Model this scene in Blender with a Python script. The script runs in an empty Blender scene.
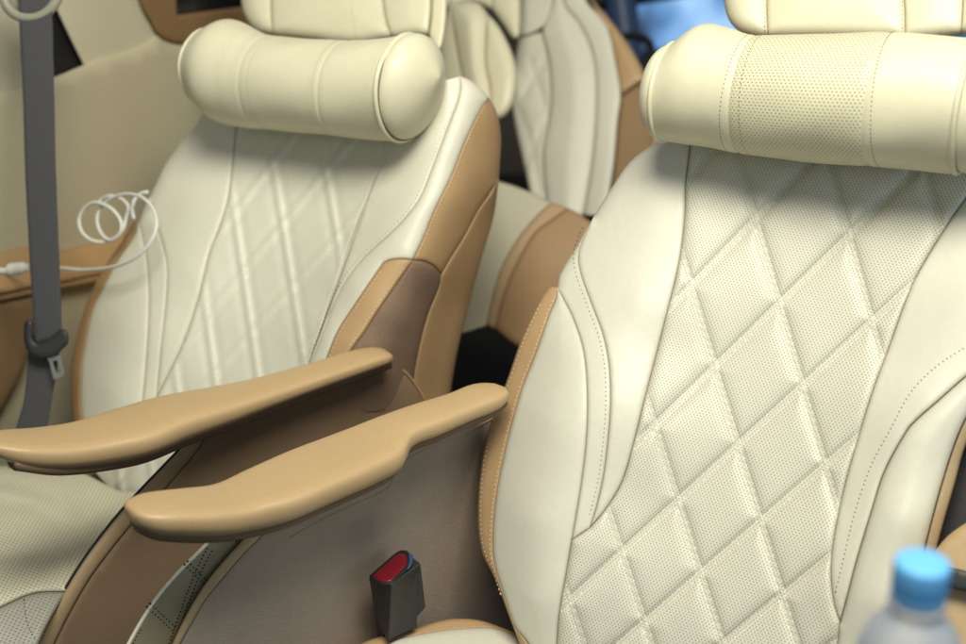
import bpy, math, random
import numpy as np
from mathutils import Vector
from mathutils.geometry import delaunay_2d_cdt
random.seed(4); rng = np.random.default_rng(7)
S = bpy.context.scene; COL = S.collection
R = math.radians
# ------------------------------------------------------------ camera frame: photo measurements -> points in the cabin
F = 1342.0; CX, CY = 483.0, 322.0; PHI = R(22)
CAM = np.array([0, 0, 1.30]); RT = np.array([1., 0, 0])
UP = np.array([0, math.sin(PHI), math.cos(PHI)]); FW = np.array([0, math.cos(PHI), -math.sin(PHI)])
def rays(p):
    p = np.atleast_2d(np.asarray(p, float))
    return FW + ((p[:, 0] - CX) / F)[:, None] * RT + ((CY - p[:, 1]) / F)[:, None] * UP
def W(x, y, d): return CAM + d * rays((x, y))[0]
class Plane:
    def __init__(s, P, n, ua=None, ub=None, off=0.0):
        s.P = np.array(P); s.n = np.array(n); s.off = off
        s.ua = np.array(ua if ua is not None else [1, 0, 0.]); s.ub = np.array(ub if ub is not None else [0, 0, 1.])
    def depth(s, p): return float(np.dot(s.P - CAM, s.n)) / (rays(p) @ s.n) + s.off
    def shifted(s, o): return Plane(s.P, s.n, s.ua, s.ub, s.off + o)
TH = R(30); RHO = R(33)
A = np.array([math.cos(TH), -math.sin(TH), 0]); BK = np.array([math.sin(TH), math.cos(TH), 0]); Z = np.array([0, 0, 1.])
U = math.cos(RHO) * Z + math.sin(RHO) * BK; N = math.sin(RHO) * Z - math.cos(RHO) * BK
PR = Plane(W(750, 380, 1.30), N, A, U)
PL = Plane(W(255, 270, 1.62), N, A, U)
def vplane(p, q, off=0):      # upright plane through two measured points
    a, b = W(*p), W(*q); t = a - b; t[2] = 0; t /= np.linalg.norm(t); n = np.cross(t, Z)
    return Plane(a, n, t, Z, off)
def hplane(p, off=0): return Plane(W(*p), Z, A, BK, off)
def fplane(d): return Plane(CAM + FW * d, FW, RT, UP)
# ------------------------------------------------------------ curves
def cr(pts, step=3.0, closed=False):
    P = np.array(pts, float); n = len(P)
    if n == 2 and not closed:
        k = max(1, int(np.linalg.norm(P[1] - P[0]) / step)); t = np.linspace(0, 1, k + 1)[:, None]
        return P[0] * (1 - t) + P[1] * t
    out = []
    for i in range(n if closed else n - 1):
        if closed: p0, p1, p2, p3 = P[(i - 1) % n], P[i], P[(i + 1) % n], P[(i + 2) % n]
        else: p0, p1, p2, p3 = P[i - 1] if i else 2 * P[0] - P[1], P[i], P[i + 1], P[i + 2] if i + 2 < n else 2 * P[-1] - P[-2]
        d1 = max(np.linalg.norm((p2 - p1)[:2]), 1e-6); d0 = max(np.linalg.norm((p1 - p0)[:2]), 1e-6); d2 = max(np.linalg.norm((p3 - p2)[:2]), 1e-6)
        m1 = (p2 - p0) / (d0 + d1) * d1; m2 = (p3 - p1) / (d1 + d2) * d1
        k = max(1, int(round(d1 / step)))
        for j in range(k):
            t = j / k; out.append((2*t**3-3*t*t+1)*p1 + (t**3-2*t*t+t)*m1 + (-2*t**3+3*t*t)*p2 + (t**3-t*t)*m2)
    if not closed: out.append(P[-1])
    return np.array(out)
def dist_poly(p, c):
    a = c[:-1]; b = c[1:]; ab = b - a; L = (ab ** 2).sum(1) + 1e-9; best = np.full(len(p), 1e9)
    for i0 in range(0, len(p), 4000):
        q = p[i0:i0 + 4000]
        t = np.clip(((q[:, None] - a) * ab).sum(2) / L, 0, 1)
        best[i0:i0 + 4000] = np.sqrt((((a + t[..., None] * ab) - q[:, None]) ** 2).sum(2)).min(1)
    return best
def inside(p, poly):
    r = np.zeros(len(p), bool); x, y = p[:, 0], p[:, 1]; n = len(poly)
    for i in range(n):
        x1, y1 = poly[i]; x2, y2 = poly[(i + 1) % n]
        c = (y1 > y) != (y2 > y)
        if c.any(): r ^= c & (x < (x2 - x1) * (y - y1) / ((y2 - y1) or 1e-9) + x1)
    return r
def tps(pts, amp=1.0, reg=.25):
    P = np.array(pts, float); P[:, 2] *= amp; X = P[:, :2] / 100; n = len(P)
    def K(a, b):
        d2 = ((a[:, None] - b[None]) ** 2).sum(2); return 0.5 * d2 * np.log(d2 + 1e-12)
    M = np.zeros((n + 3, n + 3)); M[:n, :n] = K(X, X) + np.eye(n) * reg
    M[:n, n] = 1; M[:n, n+1:] = X; M[n, :n] = 1; M[n+1:, :n] = X.T
    w = np.linalg.solve(M, np.r_[P[:, 2], 0, 0, 0])
    def f(q):
        q = np.atleast_2d(q) / 100; return K(q, X) @ w[:n] + w[n] + q @ w[n+1:]
    return f
# ------------------------------------------------------------ objects
def tag(o, label=None, cat=None, group=None, kind=None):
    for k, v in (('label', label), ('category', cat), ('group', group), ('kind', kind)):
        if v: o[k] = v
    return o
def thing(name, loc, label, cat, group=None):
    o = bpy.data.objects.new(name, None); COL.objects.link(o); o.location = Vector([float(v) for v in loc]); o.empty_display_size = .05
    return tag(o, label, cat, group)
def obj(name, V, Fs, mat, parent=None, smooth=True, uv=None, attr=None):
    root = Vector((0, 0, 0)); p = parent
    while p is not None: root = root + p.location; p = p.parent
    me = bpy.data.meshes.new(name)
    me.from_pydata([tuple(float(c) for c in (np.array(v) - np.array(root))) for v in V], [], [list(map(int, f)) for f in Fs])
    me.materials.append(mat); me.validate()
    if smooth: me.polygons.foreach_set('use_smooth', [True] * len(me.polygons))
    if uv is not None and len(me.vertices) == len(uv):
        l = me.uv_layers.new(name='UVMap'); idx = np.zeros(len(me.loops), int); me.loops.foreach_get('vertex_index', idx)
        l.data.foreach_set('uv', np.asarray(uv, float)[idx].ravel())
    if attr is not None:
        a_ = me.attributes.new('seam', 'FLOAT', 'POINT'); a_.data.foreach_set('value', np.asarray(attr, float))
    o = bpy.data.objects.new(name, me); COL.objects.link(o)
    if parent is not None: o.parent = parent
    return o
def orient(V, Fs):   # faces look at the room side (towards where the photographer stands)
    out = []
    for f in Fs:
        a, b, c = V[f[0]], V[f[1]], V[f[2]]
        n = np.cross(b - a, c - a); out.append(list(f) if np.dot(n, CAM - a) > 0 else list(f)[::-1])
    return out
class Surf: pass
def panel(name, segs, plane, mat, parent=None, macro=None, sp=4.0, crown=(0, 20), skirt=.02, relief=None, uvmat=False, fine=True):
    """upholstery panel: outline curves (photo units) with an edge-rounding radius each, laid on a surface, crowned, with rolled edges"""
    curves = []; ring = []; seen = None
    for pts, r in segs:
        c = cr(pts, min(sp, 4.0)); curves.append((c, r)); ring.append(c[:-1])
    poly = np.concatenate(ring)
    keep = np.linalg.norm(poly - np.roll(poly, 1, 0), axis=1) > 0.35
    poly = poly[keep]
    ar = 0.5 * np.sum(poly[:, 0] * np.roll(poly[:, 1], -1) - np.roll(poly[:, 0], -1) * poly[:, 1])
    if ar < 0: poly = poly[::-1]
    x0, y0 = poly.min(0); x1, y1 = poly.max(0)
    gx, gy = np.meshgrid(np.arange(x0, x1 + sp, sp), np.arange(y0, y1 + sp, sp * .866))
    gx = gx + (np.arange(gx.shape[0]) % 2)[:, None] * sp / 2
    g = np.c_[gx.ravel(), gy.ravel()]; g = g[inside(g, poly)]
    loop = np.r_[poly, poly[:1]]
    g = g[dist_poly(g, loop) > sp * .7] if len(g) else g
    extra = [g]
    if fine:
        nx = np.roll(poly, -1, 0) - np.roll(poly, 1, 0); nx = np.c_[-nx[:, 1], nx[:, 0]] / (np.linalg.norm(nx, axis=1)[:, None] + 1e-9)
        for dd in (.7, 1.8):
            if dd < sp * .75:
                q = poly + nx * dd; q = q[inside(q, poly)]; dq = dist_poly(q, loop); q = q[dq > dd * .8]; extra.append(q)
    P = np.concatenate([poly] + extra); nb = len(poly)
    co, ed, fa, *_ = delaunay_2d_cdt([Vector(v) for v in P.tolist()], [(i, (i + 1) % nb) for i in range(nb)], [], 1, 1e-5)
    P = np.array([[c[0], c[1]] for c in co])
    h = np.zeros(len(P))
    dm = np.full(len(P), 1e9)
    drop = np.zeros(len(P))
    for c, r in curves:
        if r is None: continue
        d = dist_poly(P, c); dm = np.minimum(dm, d)
        t = np.clip(d / r, 0, 1); drop = np.maximum(drop, r * .9 * (1 - np.sqrt(np.clip(1 - (1 - t) ** 2, 0, 1))))
    dpt = plane.depth(P); sc = dpt / F
    if macro is not None: h += macro(P)
    if crown[0]: h += crown[0] * (1 - np.exp(-dm / crown[1]))
    h -= drop * sc
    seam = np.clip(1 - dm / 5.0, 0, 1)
    if relief is not None:
        rh, rs = relief(P, dm); h += rh; seam = np.maximum(seam, rs)
    V = CAM + (dpt - h)[:, None] * rays(P)
    base = CAM + dpt[:, None] * rays(P)
    uv = np.c_[base @ plane.ua, base @ plane.ub]
    Fs = orient(V, fa)
    # rim running back from the outline so the panel has body
    cnt = {}
    for f in Fs:
        for i in range(len(f)):
            e = (f[i], f[(i + 1) % len(f)]); cnt[e] = 1
    be = [e for e in cnt if (e[1], e[0]) not in cnt]
    if skirt:
        ids = sorted({i for e in be for i in e}); mp = {i: len(V) + k for k, i in enumerate(ids)}
        V2 = CAM + (dpt[ids] - h[ids] + skirt)[:, None] * rays(P[ids])
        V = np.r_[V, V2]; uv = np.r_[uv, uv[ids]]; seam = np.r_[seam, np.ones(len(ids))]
        for a_, b_ in be: Fs.append([b_, a_, mp[a_], mp[b_]])
    o = obj(name, V, Fs, mat, parent, uv=uv, attr=seam)
    s = Surf(); s.o = o; s.plane = plane; s.macro = macro; s.crown = crown; s.curves = curves
    def at(p, lift=0.0):
        p = np.atleast_2d(np.asarray(p, float)); d0 = plane.depth(p); hh = np.zeros(len(p)); dmm = np.full(len(p), 1e9); dr = np.zeros(len(p))
        for c, r in curves:
            if r is None: continue
            d = dist_poly(p, c); dmm = np.minimum(dmm, d); t = np.clip(d / r, 0, 1)
            dr = np.maximum(dr, r * .9 * (1 - np.sqrt(np.clip(1 - (1 - t) ** 2, 0, 1))))
        if macro is not None: hh += macro(p)
        if crown[0]: hh += crown[0] * (1 - np.exp(-dmm / crown[1]))
        hh -= dr * d0 / F
        if relief is not None: hh += relief(p, dmm)[0]
        return CAM + (d0 - hh - lift)[:, None] * rays(p)
    s.at = at
    return s
def stitches(name, surf, lines, mat, parent, pitch=4.6, ln=2.9, wd=1.0, lift=.0003, hh=.0006):
    if 1 < len(lines) < 12:
        return [stitches(name, surf, [l], mat, parent, pitch, ln, wd, lift, hh) for l in lines]
    V = []; Fs = []
    for pts in lines:
        c = cr(pts, 1.0) if len(pts) < 60 else np.array(pts)
        s = np.r_[0, np.cumsum(np.linalg.norm(np.diff(c, axis=0), axis=1))]
        k = np.arange(pitch / 2, s[-1] - ln, pitch)
        if not len(k): continue
        k = k + rng.uniform(-.3, .3, len(k))
        P0 = np.c_[np.interp(k, s, c[:, 0]), np.interp(k, s, c[:, 1])]; P1 = np.c_[np.interp(k + ln, s, c[:, 0]), np.interp(k + ln, s, c[:, 1])]
        t = P1 - P0; nn = np.c_[-t[:, 1], t[:, 0]] / (np.linalg.norm(t, axis=1)[:, None] + 1e-9); M = (P0 + P1) / 2
        ringp = [P0, M + nn * wd * .6 - t * .2, M + nn * wd * .6 + t * .2, P1, M - nn * wd * .6 + t * .2, M - nn * wd * .6 - t * .2]
        W3 = [surf.at(q, -.0004) for q in ringp]; top = surf.at(M, hh + lift)
        for i in range(len(k)):
            b = len(V); V += [w[i] for w in W3] + [top[i]]
            Fs += [[b + j, b + (j + 1) % 6, b + 6] for j in range(6)]
    V = np.array(V)
    return obj(name, V, orient(V, Fs), mat, parent)
def offset(pts, d, step=3.0):
    c = cr(pts, step); t = np.gradient(c, axis=0); n = np.c_[-t[:, 1], t[:, 0]] / (np.linalg.norm(t, axis=1)[:, None] + 1e-9)
    return c + n * d
def tube(name, P3, rad, mat, parent=None, seg=10, closed=False):
    P3 = np.array(P3, float); n = len(P3); rad = np.broadcast_to(np.asarray(rad, float), (n,)); V = []; Fs = []
    T = np.gradient(P3, axis=0) if not closed else np.roll(P3, -1, 0) - np.roll(P3, 1, 0)
    T /= np.linalg.norm(T, axis=1)[:, None] + 1e-12
    ref = np.cross(T[0], [0.31, .2, .93]); ref /= np.linalg.norm(ref)
    for i in range(n):
        ref = ref - T[i] * ref.dot(T[i]); ref /= np.linalg.norm(ref); b = np.cross(T[i], ref)
        for k in range(seg):
            a_ = 2 * math.pi * k / seg; V.append(P3[i] + rad[i] * (math.cos(a_) * ref + math.sin(a_) * b))
    for i in range(n if closed else n - 1):
        j = (i + 1) % n
        for k in range(seg): Fs.append([i*seg+k, i*seg+(k+1) % seg, j*seg+(k+1) % seg, j*seg+k])
    if not closed: Fs += [list(range(seg))[::-1], [(n-1)*seg + k for k in range(seg)]]
    return obj(name, V, Fs, mat, parent)
def piping(name, surf, pts, r, mat, parent, lift=0.0):
    c = cr(pts, 3.0); return tube(name, surf.at(c, lift), r, mat, parent, seg=8)
def rings(name, RG, mat, parent=None, caps=(True, True), uv=None):
    n = len(RG); m = len(RG[0]); V = [p for r in RG for p in r]; Fs = []
    for i in range(n - 1):
        for k in range(m): Fs.append([i*m+k, i*m+(k+1) % m, (i+1)*m+(k+1) % m, (i+1)*m+k])
    if caps[0]: Fs.append(list(range(m))[::-1])
    if caps[1]: Fs.append([(n-1)*m+k for k in range(m)])
    V = np.array(V); f0 = Fs[0]; cen = V[:m*2].mean(0); nn = np.cross(V[f0[1]] - V[f0[0]], V[f0[2]] - V[f0[0]])
    if nn.dot(V[f0[0]] - cen) < 0: Fs = [f[::-1] for f in Fs]
    return obj(name, V, Fs, mat, parent, uv=uv)
# ------------------------------------------------------------ materials
def new_mat(name):
    m = bpy.data.materials.new(name); m.use_nodes = True; nt = m.node_tree
    return m, nt, nt.nodes['Principled BSDF']
def nd(nt, t, **k):
    n = nt.nodes.new(t)
    for a_, v in k.items():
        if a_ in n.inputs: n.inputs[a_].default_value = v
        else: setattr(n, a_, v)
    return n
def mth(nt, op, a_, b_=None, clamp=False):
    n = nt.nodes.new('ShaderNodeMath'); n.operation = op; n.use_clamp = clamp
    for i, v in enumerate((a_, b_)):
        if v is None: continue
        if isinstance(v, (int, float)): n.inputs[i].default_value = v
        else: nt.links.new(v, n.inputs[i])
    return n.outputs[0]
def leather(name, col, rough=.42, var=.08, grain=.25, perf=False, pitch=(.0036, .0026), seamdark=.35, scale=1.0, spec=.45, holecol=(.24, .22, .17), hole=.18, wrinkle=.25):
    m, nt, b = new_mat(name); L = nt.links.new
    tc = nd(nt, 'ShaderNodeTexCoord'); uvn = nd(nt, 'ShaderNodeUVMap')
    n1 = nd(nt, 'ShaderNodeTexNoise', Scale=7.0 * scale, Detail=4.0); L(tc.outputs['Object'], n1.inputs['Vector'])
    n2 = nd(nt, 'ShaderNodeTexNoise', Scale=140.0 * scale, Detail=3.0); L(tc.outputs['Object'], n2.inputs['Vector'])
    f = mth(nt, 'ADD', mth(nt, 'MULTIPLY', n1.outputs['Fac'], .75), mth(nt, 'MULTIPLY', n2.outputs['Fac'], .25))
    mx = nd(nt, 'ShaderNodeMix', data_type='RGBA'); L(f, mx.inputs['Factor'])
    mx.inputs['A'].default_value = (*[c * (1 - var * 1.6) for c in col], 1); mx.inputs['B'].default_value = (*[min(1, c * (1 + var * 1.4)) for c in col], 1)
    col_out = mx.outputs['Result']
    at = nd(nt, 'ShaderNodeAttribute', attribute_name='seam')
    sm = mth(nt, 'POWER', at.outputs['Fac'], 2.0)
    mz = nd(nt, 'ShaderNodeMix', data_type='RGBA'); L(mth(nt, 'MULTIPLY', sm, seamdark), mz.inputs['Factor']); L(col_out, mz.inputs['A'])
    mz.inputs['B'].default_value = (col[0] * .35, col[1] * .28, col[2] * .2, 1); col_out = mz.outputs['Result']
    vor = nd(nt, 'ShaderNodeTexVoronoi', Scale=900.0 * scale); L(tc.outputs['Object'], vor.inputs['Vector'])
    wr = nd(nt, 'ShaderNodeTexNoise', Scale=22.0 * scale, Detail=3.0, Roughness=.55, Distortion=.6); L(tc.outputs['Object'], wr.inputs['Vector'])
    hgt = mth(nt, 'ADD', mth(nt, 'MULTIPLY', vor.outputs['Distance'], grain), mth(nt, 'MULTIPLY', wr.outputs['Fac'], wrinkle * 6))
    if perf:
        sx = nd(nt, 'ShaderNodeSeparateXYZ'); L(uvn.outputs['UV'], sx.inputs[0])
        def grid(o):
            u = mth(nt, 'ADD', mth(nt, 'DIVIDE', sx.outputs[0], pitch[0]), o); v = mth(nt, 'ADD', mth(nt, 'DIVIDE', sx.outputs[1], pitch[1] * 2), o)
            fu = mth(nt, 'MULTIPLY', mth(nt, 'SUBTRACT', mth(nt, 'FRACT', u), .5), pitch[0] * 1000); fv = mth(nt, 'MULTIPLY', mth(nt, 'SUBTRACT', mth(nt, 'FRACT', v), .5), pitch[1] * 2000)
            return mth(nt, 'SQRT', mth(nt, 'ADD', mth(nt, 'MULTIPLY', fu, fu), mth(nt, 'MULTIPLY', fv, fv)))
        dd = mth(nt, 'MINIMUM', grid(0.0), grid(.5)); rr = hole * pitch[0] * 1000
        mr = nd(nt, 'ShaderNodeMapRange'); mr.inputs['From Min'].default_value = rr * .7; mr.inputs['From Max'].default_value = rr * 1.15; mr.inputs['To Min'].default_value = 1; mr.inputs['To Max'].default_value = 0
        L(dd, mr.inputs['Value'])
        mask = mth(nt, 'MULTIPLY', mr.outputs[0], mth(nt, 'SUBTRACT', 1.0, mth(nt, 'MULTIPLY', at.outputs['Fac'], .55)))
        mh = nd(nt, 'ShaderNodeMix', data_type='RGBA'); L(mask, mh.inputs['Factor']); L(col_out, mh.inputs['A']); mh.inputs['B'].default_value = (*holecol, 1)
        col_out = mh.outputs['Result']; hgt = mth(nt, 'SUBTRACT', hgt, mth(nt, 'MULTIPLY', mask, 1.2))
    L(col_out, b.inputs['Base Color'])
    rn = mth(nt, 'ADD', rough - .06, mth(nt, 'MULTIPLY', n2.outputs['Fac'], .14)); L(rn, b.inputs['Roughness'])
    bp = nd(nt, 'ShaderNodeBump', Strength=.45, Distance=.0009); L(hgt, bp.inputs['Height']); L(bp.outputs[0], b.inputs['Normal'])
    b.inputs['Specular IOR Level'].default_value = spec
    return m
def plain(name, col, rough=.5, var=.06, bump=.15, scale=60., spec=.4, metal=0., fine=600., strength=.25):
    m, nt, b = new_mat(name); L = nt.links.new; tc = nd(nt, 'ShaderNodeTexCoord')
    n1 = nd(nt, 'ShaderNodeTexNoise', Scale=scale, Detail=5.0); L(tc.outputs['Object'], n1.inputs['Vector'])
    n2 = nd(nt, 'ShaderNodeTexNoise', Scale=fine, Detail=2.0); L(tc.outputs['Object'], n2.inputs['Vector'])
    mx = nd(nt, 'ShaderNodeMix', data_type='RGBA'); L(mth(nt, 'ADD', mth(nt, 'MULTIPLY', n1.outputs['Fac'], .6), mth(nt, 'MULTIPLY', n2.outputs['Fac'], .4)), mx.inputs['Factor'])
    mx.inputs['A'].default_value = (*[c * (1 - var * 2) for c in col], 1); mx.inputs['B'].default_value = (*[min(1, c * (1 + var * 2)) for c in col], 1)
    L(mx.outputs['Result'], b.inputs['Base Color']); b.inputs['Roughness'].default_value = rough; b.inputs['Metallic'].default_value = metal
    b.inputs['Specular IOR Level'].default_value = spec
    bp = nd(nt, 'ShaderNodeBump', Strength=strength, Distance=.001); L(mth(nt, 'ADD', mth(nt, 'MULTIPLY', n2.outputs['Fac'], bump * 4), mth(nt, 'MULTIPLY', n1.outputs['Fac'], bump)), bp.inputs['Height']); L(bp.outputs[0], b.inputs['Normal'])
    return m
CREAM = leather('cream_leather', (.69, .675, .565))
PERF = leather('perforated_cream_leather', (.69, .675, .56), perf=True, seamdark=.25)
PERFB = leather('perforated_pillow_leather', (.69, .66, .47), perf=True, pitch=(.0040, .0031), hole=.175, holecol=(.22, .18, .10))
PILLOW = leather('pillow_leather', (.71, .675, .49), grain=.2, rough=.4)
QUILT = leather('quilted_cream_leather', (.66, .65, .54), seamdark=.10, rough=.5)
TAN = leather('tan_leather', (.50, .335, .175), grain=.2, rough=.4, var=.07)
TAND = leather('brown_leather', (.30, .195, .10), rough=.45)
ARMT = leather('armrest_leather', (.50, .35, .185), rough=.38, spec=.5, grain=.3, wrinkle=.1)
SUEDE = plain('brown_suede', (.24, .165, .115), rough=.9, var=.18, bump=.5, scale=25, spec=.15, strength=.5)
GREYSUEDE = plain('taupe_suede', (.36, .30, .245), rough=.9, var=.12, bump=.5, scale=18, spec=.12, strength=.5)
BROWNSHELL = plain('brown_shell', (.25, .175, .11), rough=.55, var=.12, bump=.2, scale=12, spec=.3)
LIP = plain('shell_edge_leather', (.40, .295, .17), rough=.45, var=.08)
LINER = leather('liner_leather', (.30, .265, .17), rough=.5)
WALL = plain('beige_wall_trim', (.56, .52, .38), rough=.6, var=.05, scale=8, bump=.25)
WALLB = plain('beige_lower_trim', (.52, .475, .33), rough=.6, var=.05, scale=8, bump=.25)
LEDGE = leather('ledge_leather', (.48, .31, .15))
FRAME = plain('brown_window_frame', (.25, .15, .07), rough=.45)
GLASSD = plain('black_glass', (.008, .008, .01), rough=.12, bump=0, spec=.5)
BLACK = plain('black_plastic', (.012, .012, .013), rough=.5)
BELT = leather('grey_webbing', (.066, .066, .070), rough=.7, grain=.1, wrinkle=.02, seamdark=0)
_nt = BELT.node_tree; _w = nd(_nt, 'ShaderNodeTexWave', Scale=170.0); _w.bands_direction = 'X'; _tc = nd(_nt, 'ShaderNodeTexCoord'); _nt.links.new(_tc.outputs['Object'], _w.inputs['Vector'])
_b = nd(_nt, 'ShaderNodeBump', Strength=.6, Distance=.001); _nt.links.new(_w.outputs['Fac'], _b.inputs['Height']); _nt.links.new(_b.outputs[0], _nt.nodes['Principled BSDF'].inputs['Normal'])
GREYP = plain('grey_plastic', (.028, .028, .028), rough=.42, spec=.35)
CLIPP = plain('guide_plastic', (.30, .29, .22), rough=.4)
METAL = plain('brushed_metal', (.26, .25, .23), rough=.35, metal=.8)
RED = plain('red_plastic', (.17, .006, .014), rough=.3, bump=.02)
BLUEP = plain('blue_grey_plastic', (.04, .075, .16), rough=.4)
CABLE = plain('white_rubber', (.72, .72, .66), rough=.45, bump=.02)
FLOORM = plain('dark_carpet', (.012, .011, .010), rough=.95, bump=.6)
TH_DARK = plain('dark_thread', (.16, .13, .08), rough=.8)
TH_QL = plain('quilt_thread', (.80, .78, .65), rough=.8)
TH_SOFT = plain('soft_thread', (.38, .34, .22), rough=.8)
TH_BLACK = plain('black_thread', (.02, .017, .012), rough=.8)
TH_LIGHT = plain('light_thread', (.72, .58, .36), rough=.8)
TH_CREAM = plain('cream_thread', (.92, .90, .76), rough=.8)
PIPE_T = plain('tan_piping', (.33, .20, .09), rough=.45)
CHROME = plain('satin_edge', (.85, .80, .64), rough=.35)
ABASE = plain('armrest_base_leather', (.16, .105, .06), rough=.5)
GAP = plain('seam_shadow_leather', (.20, .13, .065), rough=.7)

# ------------------------------------------------------------ diamond quilting
def lattice(H):
    H = np.array(H); Hi = np.linalg.inv(H)
    def ij(p):
        q = np.c_[p, np.ones(len(p))] @ Hi.T; return q[:, :2] / q[:, 2:]
    def dist(p):
        a_ = ij(p); gx = ij(p + [1, 0]) - a_; gy = ij(p + [0, 1]) - a_
        g = np.sqrt(gx ** 2 + gy ** 2); fr = np.abs(a_ - np.round(a_)); return fr / g
    def pt(i, j):
        q = H @ [i, j, 1]; return q[:2] / q[2]
    return dist, pt
HR = [[38.11431, 35.20528, 666.11776], [-76.27265, 87.49978, 203.06135], [-.03646, .01529, 1]]
HL = [[28.01853, 5.58404, 273.26452], [-59.76417, 58.07544, 163.07161], [-.04643, -.01377, 1]]
dR, ptR = lattice(HR); dL, ptL = lattice(HL)
def quilt(dist, amp, band, w, wa=1.0, wb=1.0):
    def f(p, dm):
        d = dist(p); res = np.zeros(len(p)); s = np.zeros(len(p))
        e = np.maximum(d - band, 0)
        k0 = 1 - wa * np.exp(-e[:, 0] / w) ; k1 = 1 - wb * np.exp(-e[:, 1] / w)
        res = amp * np.minimum(k0, k1)
        m = d.min(1)
        groove = np.exp(-((m - band) / 1.1) ** 2); res -= groove * amp * .25
        res = res * (1 - np.exp(-dm / (w * .8)))
        return res, np.clip(1.15 - m / (band + 1.5), 0, 1) * .5
    return f
def qlines(pt, rng_i, rng_j, poly, off, fams=(0, 1)):
    out = []
    for fam, ks, ss in ((0, rng_i, rng_j), (1, rng_j, rng_i)):
        if fam not in fams: continue
        for k in ks:
            t = np.linspace(ss[0] - 1, ss[-1] + 1, 400)
            c = np.array([pt(k, v) if fam == 0 else pt(v, k) for v in t])
            tt = np.gradient(c, axis=0); n = np.c_[-tt[:, 1], tt[:, 0]] / (np.linalg.norm(tt, axis=1)[:, None] + 1e-9)
            for o in off:
                q = c + n * o; m = inside(q, poly); m[:-1] &= np.linalg.norm(np.diff(q, axis=0), axis=1) < 40
                idx = np.where(m)[0]
                if len(idx) > 3:
                    for g in np.split(idx, np.where(np.diff(idx) > 1)[0] + 1):
                        if len(g) > 3: out.append(cr(q[g], 1.0))
    return out

# =============================================================== RIGHT (near) SEAT
seatR = thing('captain_seat', W(700, 700, 1.5) * [1, 1, 0] + [0, 0, .35], 'cream leather seat with sharp diamond quilted perforated backrest, nearest seat on the right', 'car seat', 'reclining captain seats')
mR = tps([(700,200,.002),(820,200,.0),(930,200,.002),(680,350,-.002),(790,350,-.008),(880,350,-.002),(640,500,0),(740,500,-.008),(838,500,0),(600,620,.002),(700,620,-.006),(820,620,0),(690,130,0),(830,120,-.005),(980,140,0),
  (650,200,.022),(640,300,.036),(622,400,.042),(605,470,.032),(580,560,.022),(575,620,.015),(670,260,.012),(650,350,.014),(560,340,.030),(550,420,.045),(530,520,.045),(535,600,.035),(600,230,.0),(575,260,-.005),(556,287,-.008),(515,370,-.012),(487,450,-.018),(478,516,-.02),(495,580,-.012),(520,640,-.01),
  (940,262,.012),(966,300,.035),(925,400,.045),(900,520,.048),(875,600,.036),(1000,390,.03),(960,470,.012),(930,560,.008),(900,650,.01),(862,440,.010),(900,440,.042)], .75)
QL = [(691,128),(690,150),(686,182),(685,215),(679,263),(664,325),(644,402),(634,442),(622,482),(606,509),(590,528)]
QLc = [(590,528),(581,534),(572,540)]
QL2 = [(572,540),(567,569),(559,616),(556,664)]
QR = [(992,150),(970,192),(952,218),(927,258),(911,288),(891,342),(874,388),(861,429),(844,489),(834,539),(831,569),(834,602),(840,622)]
QR2 = [(840,622),(838,640),(834,664)]
rv = lambda c: c[::-1]
qs = panel('quilted_panel', [(QL, 4), (QLc, 3), (QL2, 4), ([(556,664),(834,664)], None), (rv(QR2), 4), (rv(QR), 4), ([(992,150),(860,112),(691,128)], None)], PR, PERF, seatR, mR, sp=2.3,
           relief=quilt(dR, .0058, 2.6, 5.5, .7, 1.0), skirt=.01)
polyR = np.concatenate([cr(c, 4)[:-1] for c in (QL, QLc, QL2)] + [cr([(556,664),(834,664)], 4)[:-1]] + [cr(rv(c), 4)[:-1] for c in (QR2, QR)] + [cr([(992,150),(860,112),(691,128)], 4)[:-1]])
stitches('quilt_stitching', qs, qlines(ptR, range(-3, 6), range(-2, 8), polyR, (-2.6, 2.6)), TH_CREAM, qs.o, pitch=3.8, ln=2.7, wd=1.2, hh=.0009)
S2 = [(594,216),(583,238),(578,256),(581,275),(591,303),(603,335),(609,365),(610.5,400),(609,428),(604,472),(597,505),(590,528)]
S1 = [(557,287),(563,298),(573,318),(583,348),(587,382),(587,429),(582,479),(572,540)]
OUTS = [(691,128),(672,134),(652,145),(630,162),(612,187),(594,216)]
sh = panel('shoulder_panel', [(rv(QL), 5), (OUTS, 14), (S2, 3.5)], PR, CREAM, seatR, mR, sp=3.2, skirt=.03)
st = panel('bolster_strip', [(S2, 2.5), (QLc, 3), (rv(S1), 2.5), ([(557,287),(559,276),(571,255),(583,236),(594,216)], 9)], PR, CREAM, seatR, mR, sp=2.8, skirt=.03)
stitches('stitching', st, [offset(S2, 4.6)[4:-3]], TH_DARK, st.o, pitch=4.6, ln=2.6, wd=1.4, hh=.0004)
T2 = [(557,287),(556,298),(549,315),(535,355),(522,388),(512,422),(504,455),(497,490),(493,529),(494,562),(504,596),(515,626),(529,645),(538,664)]
T1 = [(557,287),(550,287),(541,298),(522,338),(509,375),(496,410),(489,429),(481,468),(478,516),(482,552),(495,579),(509,616),(520,645),(528,664)]
lb = panel('bolster_panel', [(S1, 3), (QL2, 4), ([(556,664),(538,664)], None), (rv(T2), 4)], PR, CREAM, seatR, mR, sp=3.2, crown=(.004, 14), skirt=.03)
tn = panel('edge_trim', [(T2, 2.5), ([(538,664),(528,664)], None), (rv(T1), 7)], PR, TAN, seatR, mR, sp=2.6, skirt=.05)
stitches('stitching', tn, [offset(T2, 2.6)[4:-26], offset(T1, -2.4)[8:-34]], TH_LIGHT, tn.o, pitch=4.6, ln=2.8, wd=1.0)
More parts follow.
